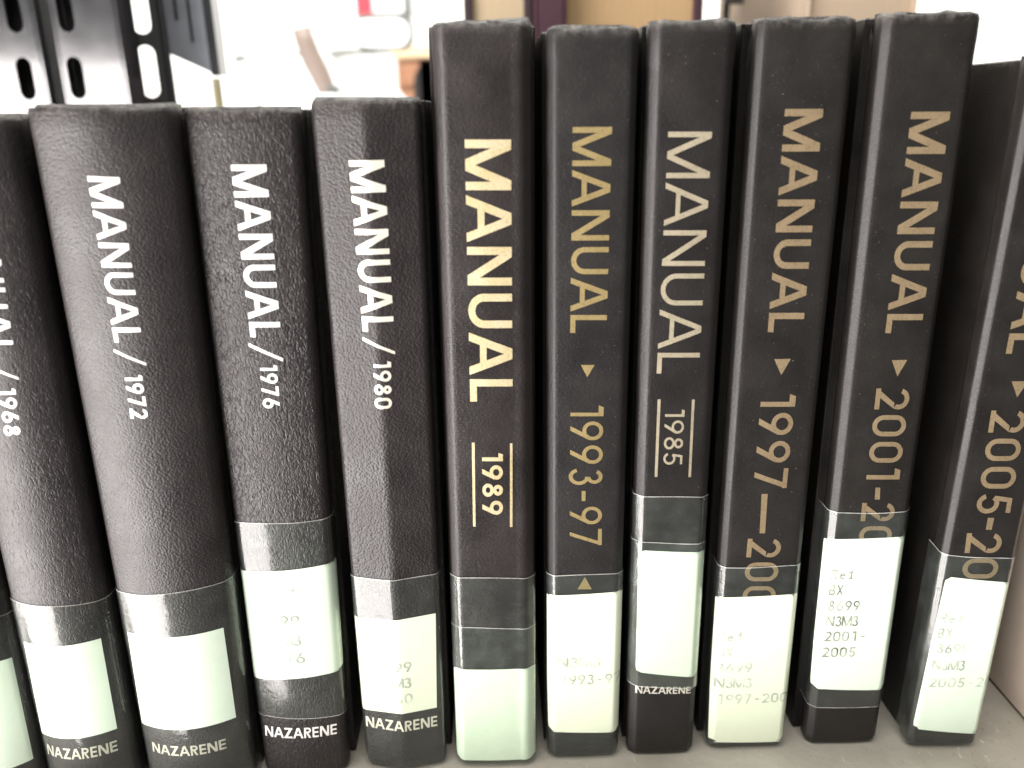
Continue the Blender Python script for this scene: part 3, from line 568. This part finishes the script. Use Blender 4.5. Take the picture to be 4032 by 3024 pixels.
# bracket plate
bp_=empty('shelf_bracket',(at(640,100,.45).x,.45,at(640,262,.45).z-.001)); tag(bp_,'blue grey steel bracket plate with small notches hooked on the perforated post','bracket')
wB=at(826,100,.45).x-at(640,100,.45).x
pl=MB().prism([(0,.008),(wB,-.003),(wB*.97,.12),(-.004,.12)],0,.0025).build('plate',M_grey,bp_)
MB().prism([(wB+.0001,-.004),(wB+.0045,-.004),(wB*.97+.0045,.12),(wB*.97+.0001,.12)],-.004,.008).build('rim',M_blk,bp_)
MB().box(wB*.34,wB*.40,-.0012,-.0001,.022,.040,.0003).build('notch',M_in,bp_); MB().box(wB*.30,wB*.46,-.0014,-.0001,.038,.043,.0003).build('notch',M_in,bp_); MB().box(wB*.62,wB*.67,-.0012,-.0001,.012,.036,.0003).build('notch',M_in,bp_)
bp_.location.y=.447
# ------------------------------------------------------------------ room beyond the shelf
M_wall=simple('white_wall_paint',(.82,.82,.79),.8,var=.03,vscale=3)
FZ=1.45
wl=MB().box(-4,4,2.4,2.5,-FZ,2.2).build('wall',M_wall); tag(wl,'plain white painted wall far behind the shelf','wall')
fl=MB().box(-4,4,-2.2,2.4,-FZ-.05,-FZ).build('floor',simple('dark_carpet',(.05,.05,.052),.9,vscale=4)); fl['kind']='structure'
M_wh=simple('white_plastic',(.80,.80,.80),.4,var=.02); M_gf=simple('grey_frame',(.08,.085,.08),.5); M_red=simple('red_print',(.55,.03,.05),.6); M_beip=simple('beige_plastic',(.19,.145,.12),.5,var=.05,vscale=8)
M_wood=simple('brown_wood',(.30,.145,.08),.5,var=.25,vscale=9); M_wood2=simple('pale_wood_top',(.62,.48,.30),.5,vscale=9); M_bk=simple('black_plastic',(.015,.015,.016),.4)
def rrect(x0,x1,z0,z1,r,n=6):
    p=[]
    for cx_,cz,a0 in ((x1-r,z1-r,0),(x0+r,z1-r,90),(x0+r,z0+r,180),(x1-r,z0+r,270)):
        for i in range(n+1): a=math.radians(a0+90*i/n); p.append((cx_+r*math.cos(a),cz+r*math.sin(a)))
    return p
# table carrying the far things
Yt=1.55
ta=at(1000,435,Yt); tz=ta.z-.012
tb=empty('table',(at(1250,400,Yt).x,Yt,tz)); tag(tb,'white table behind the shelf carrying the monitor and the beige handled box','table')
MB().box(-.42,.36,-.16,.5,-.03,0,.004).build('table_top',M_wh,tb)
for lx in (-.38,.32):
    for ly in (-.12,.46): MB().box(lx-.02,lx+.02,ly-.02,ly+.02,-FZ-tz,-.0302).build('leg',M_gf,tb)
# monitor with stem and foot
def P(px,py,Y): q=at(px,py,Y); return q.x,q.z
Ym=1.62
mo=empty('monitor',(P(1510,395,Ym)[0],Ym,tz+.0003)); tag(mo,'white rounded monitor seen from behind on a stem with sloping foot','monitor')
ox=mo.location.x; oz=mo.location.z
x0,z1=P(1402,78,Ym); x1,z0=P(1612,182,Ym)
sc_=MB().prism(rrect(x0-ox,x1-ox,z0-oz,z1-oz,.02),-.012,.012).build('screen_housing',M_wh,mo)
MB().prism(rrect(x0-ox-.004,x1-ox+.007,z0-oz-.006,z1-oz+.005,.022),.0125,.022).build('bezel',M_gf,mo)
MB().prism([(-.011,.045),(.011,.045),(.009,z0-oz+.01),(-.009,z0-oz+.01)],.0225,.04).build('stem',M_wh,mo)
MB().prism([(-.055,0),(.06,0),(.02,.046),(-.02,.046)],-.03,.06).build('foot',M_wh,mo)
# framed notice with red strip on the wall
Yn=2.385
nx0,nz1=P(1385,-230,Yn); nx1,nz0=P(1622,70,Yn)
no=empty('framed_notice',((nx0+nx1)/2,Yn,nz0)); tag(no,'grey framed white notice with a red strip down one side on the wall','notice')
w=(nx1-nx0)/2; h=nz1-nz0
MB().box(-w,w,0,.012,0,h).build('backing',M_wh,no)
MB().box(-w,w,-.012,-.0002,0,.012).build('frame_rail',M_gf,no); MB().box(-w,w,-.012,-.0002,h-.012,h).build('frame_rail',M_gf,no)
MB().box(w-.018,w,-.012,-.0002,.0122,h-.0122).build('frame_rail',M_gf,no)
MB().box(-w,-w+.042,-.008,-.0002,.0122,h-.0122).build('red_strip',M_red,no)
# brown cabinet
Yc=1.75
c0x,c1z=P(1535,178,Yc); c1x,c0z=P(1760,300,Yc)
cb=empty('wooden_cabinet',((c0x+c1x)/2,Yc+.2,-FZ)); tag(cb,'brown wooden cabinet with pale top standing behind the monitor','cabinet'); w=(c1x-c0x)/2
MB().box(-w,w,-.2,.2,c1z+FZ-.024,c1z+FZ,.003).build('top',M_wood2,cb); MB().box(-w+.01,w-.01,-.19,.19,0,c1z+FZ-.0245).build('carcass',M_wood,cb)
zc=c1z+FZ
MB().box(-w+.02,w-.02,-.197,-.1905,zc-.075,zc-.034,.002).build('drawer_front',M_wood,cb); MB().box(-w+.02,w-.02,-.197,-.1905,zc-.5,zc-.085,.002).build('door',M_wood,cb)
# black chair back
Yk=1.2
k0x,k1z=P(1628,238,Yk); k1x,_=P(1735,300,Yk)
kb=empty('office_chair',((k0x+k1x)/2,Yk,-FZ)); tag(kb,'black office chair with rounded backrest in front of the wooden cabinet','chair'); w=(k1x-k0x)/2; zk=k1z+FZ
MB().prism(rrect(-w,w*1.2,zk-.30,zk,.03),-.015,.02).build('backrest',M_bk,kb)
MB().prism([(-.015,.95),(.025,.95),(.025,zk-.25),(-.015,zk-.25)],.0205,.03).build('back_support',M_bk,kb)
MB().box(-.18,.2,-.3,.05,.93,.99,.02).build('seat',M_bk,kb); MB().box(-.015,.025,-.15,-.11,.05,.9298).build('column',M_bk,kb)
for i in range(5):
    a=math.tau*i/5; dx,dy=math.cos(a),math.sin(a)
    q=MB().prism([(0,.02),(.24,0),(.24,.025),(0,.0498)],-.015,.015).build('base_leg',M_bk,kb); q.location=(.005,-.13,.0); q.rotation_euler=(0,0,a)
# beige handled box (curved lever over a white box)
Yb=1.45
bxo=empty('white_box',(P(1180,400,Yb)[0],Yb,tz+.0003)); tag(bxo,'white box with a beige curved lever rising from it on the table','box'); ox=bxo.location.x; oz=bxo.location.z
cl=[(1186,112,56),(1206,175,56),(1228,230,60),(1258,290,58),(1284,345,54),(1298,395,52)]
pts=[P(a,b,Yb) for a,b,_ in cl]; ww=[c/FPX*Yb*.68 for _,_,c in cl]; L=[];R=[]
for i,(p,wd) in enumerate(zip(pts,ww)):
    q0=pts[max(i-1,0)];q1=pts[min(i+1,len(pts)-1)]; dx,dz=q1[0]-q0[0],q1[1]-q0[1]; l=math.hypot(dx,dz); nx,nz=-dz/l*wd,dx/l*wd
    L.append((p[0]+nx-ox,p[1]+nz-oz)); R.append((p[0]-nx-ox,p[1]-nz-oz))
v=[];f=[]
for a,b in zip(L,R):
    cxm,czm=(a[0]+b[0])/2,(a[1]+b[1])/2; hx,hz=(b[0]-a[0])/2,(b[1]-a[1])/2
    for i in range(10):
        t=math.tau*i/10; v.append(Vector((cxm+hx*math.cos(t),-.02*math.sin(t),czm+hz*math.cos(t))))
for j in range(len(L)-1):
    for i in range(10): f.append((j*10+i,j*10+(i+1)%10,(j+1)*10+(i+1)%10,(j+1)*10+i))
f+=[tuple(range(10)),tuple(range(10*len(L)-1,10*len(L)-11,-1))]
fix_normals(mesh('lever',v,f,M_beip,bxo,True))
tx,tz_=P(1318,335,Yb); bz=max(.012,P(1300,372,Yb)[1]-oz)
MB().box(tx-ox-.012,tx-ox+.006,-.02,.02,bz,tz_-oz,.003).build('collar',M_gf,bxo)
MB().prism(rrect(P(1165,200,Yb)[0]-ox,P(1190,200,Yb)[0]-ox,P(1170,222,Yb)[1]-oz,P(1170,208,Yb)[1]-oz,.002),-.008,.008).build('catch',M_gf,bxo)
MB().box(P(930,300,Yb)[0]-ox,P(1335,300,Yb)[0]-ox,-.03,.14,0,bz-.0002,.004).build('body',M_wh,bxo)
# printer further back with dark slot, cable
Yp=2.05
p0,_=P(880,300,Yp); p1,_=P(1345,300,Yp); _,ptop=P(1100,192,Yp)
po=empty('printer',((p0+p1)/2,Yp,tz+.0003)); tag(po,'white office printer with dark paper slot on its stand near the wall','printer'); w=(p1-p0)/2; zt=ptop-tz
po.location.z=-FZ
MB().box(-w,w,0,.3,.75,zt+tz+FZ,.01).build('body',M_wh,po); MB().box(-w*.9,w*.9,.02,.28,0,.7498).build('stand',M_gf,po)
sx,sz=P(922,218,Yp); ex_,ez_=P(975,216,Yp); _,sb_=P(925,245,Yp); gx=po.location.x
MB().prism([(sx-gx,sz+FZ),(ex_-gx,ez_+FZ),(ex_-gx,ez_+FZ-.008),(sx-gx,sb_+FZ)],-.006,-.0003).build('paper_slot',M_bk,po)
MB().box(P(1298,200,Yp)[0]-gx,P(1520,200,Yp)[0]-gx,-.03,-.0003,P(1400,216,Yp)[1]+FZ,P(1400,197,Yp)[1]+FZ).build('tray',M_gf,po)
v=[];f=[]
cab=[(1055,272,.007),(1062,300,.010),(1060,330,.007),(1074,350,.009),(1076,376,.006)]
for px,py,r in cab:
    q=P(px,py,Yp)
    for i in range(8): t=math.tau*i/8; v.append(Vector((q[0]-gx+r*math.cos(t),-.012+.008*math.sin(t),q[1]+FZ)))
for j in range(len(cab)-1):
    for i in range(8): f.append((j*8+i,j*8+(i+1)%8,(j+1)*8+(i+1)%8,(j+1)*8+i))
f+=[tuple(range(8)),tuple(range(8*len(cab)-1,8*len(cab)-9,-1))]
fix_normals(mesh('cable',v,f,simple('grey_cable',(.3,.33,.34),.5),po,True))
# olive post standing on the shelf behind the 1976 manual
Yo=.55
o0,_=P(836,360,Yo); o1,oz1=P(858,308,Yo)
ol=empty('thin_board',((o0+o1)/2,Yo,.0004)); tag(ol,'thin olive board standing upright behind the 1976 manual','board')
MB().box(-(o1-o0)/2,(o1-o0)/2,0,.006,0,oz1,.0006).build('board',simple('olive_card',(.30,.27,.16),.7),ol)
# dark steel end stop above the 1985 manual
Ye=.60
e0,ez0=P(2955,6,Ye); e1,_=P(3063,60,Ye)
es=empty('book_stop',((e0+e1)/2,Ye,.0004)); tag(es,'dark steel book stop with a grey crossbar behind the 1997 manual','book stop'); gx=es.location.x; w=(e1-e0)/2
MB().prism([(w-.012,0),(w,0),(w,ez0-.004),(w-.003,ez0),(w-.009,ez0-.003),(w-.012,ez0-.012)],0,.004).build('upright_plate',M_bk,es)
MB().prism([(-w*2.6,.20),(-w*2.6,.19),(w-.0122,ez0-.030),(w-.0122,ez0-.012)],0,.003).build('brace',simple('brown_steel',(.10,.08,.07),.4),es)
g0,gz0=P(2850,22,Ye); g1,gz1=P(2962,-12,Ye)
MB().box(g0-gx,g1-gx,-.003,-.0002,gz0,gz1+.01,.0008).build('crossbar',M_gf,es)
MB().box(g0-gx,g0-gx+.004,.0001,.003,0,gz0+.006).build('rod',M_bk,es)
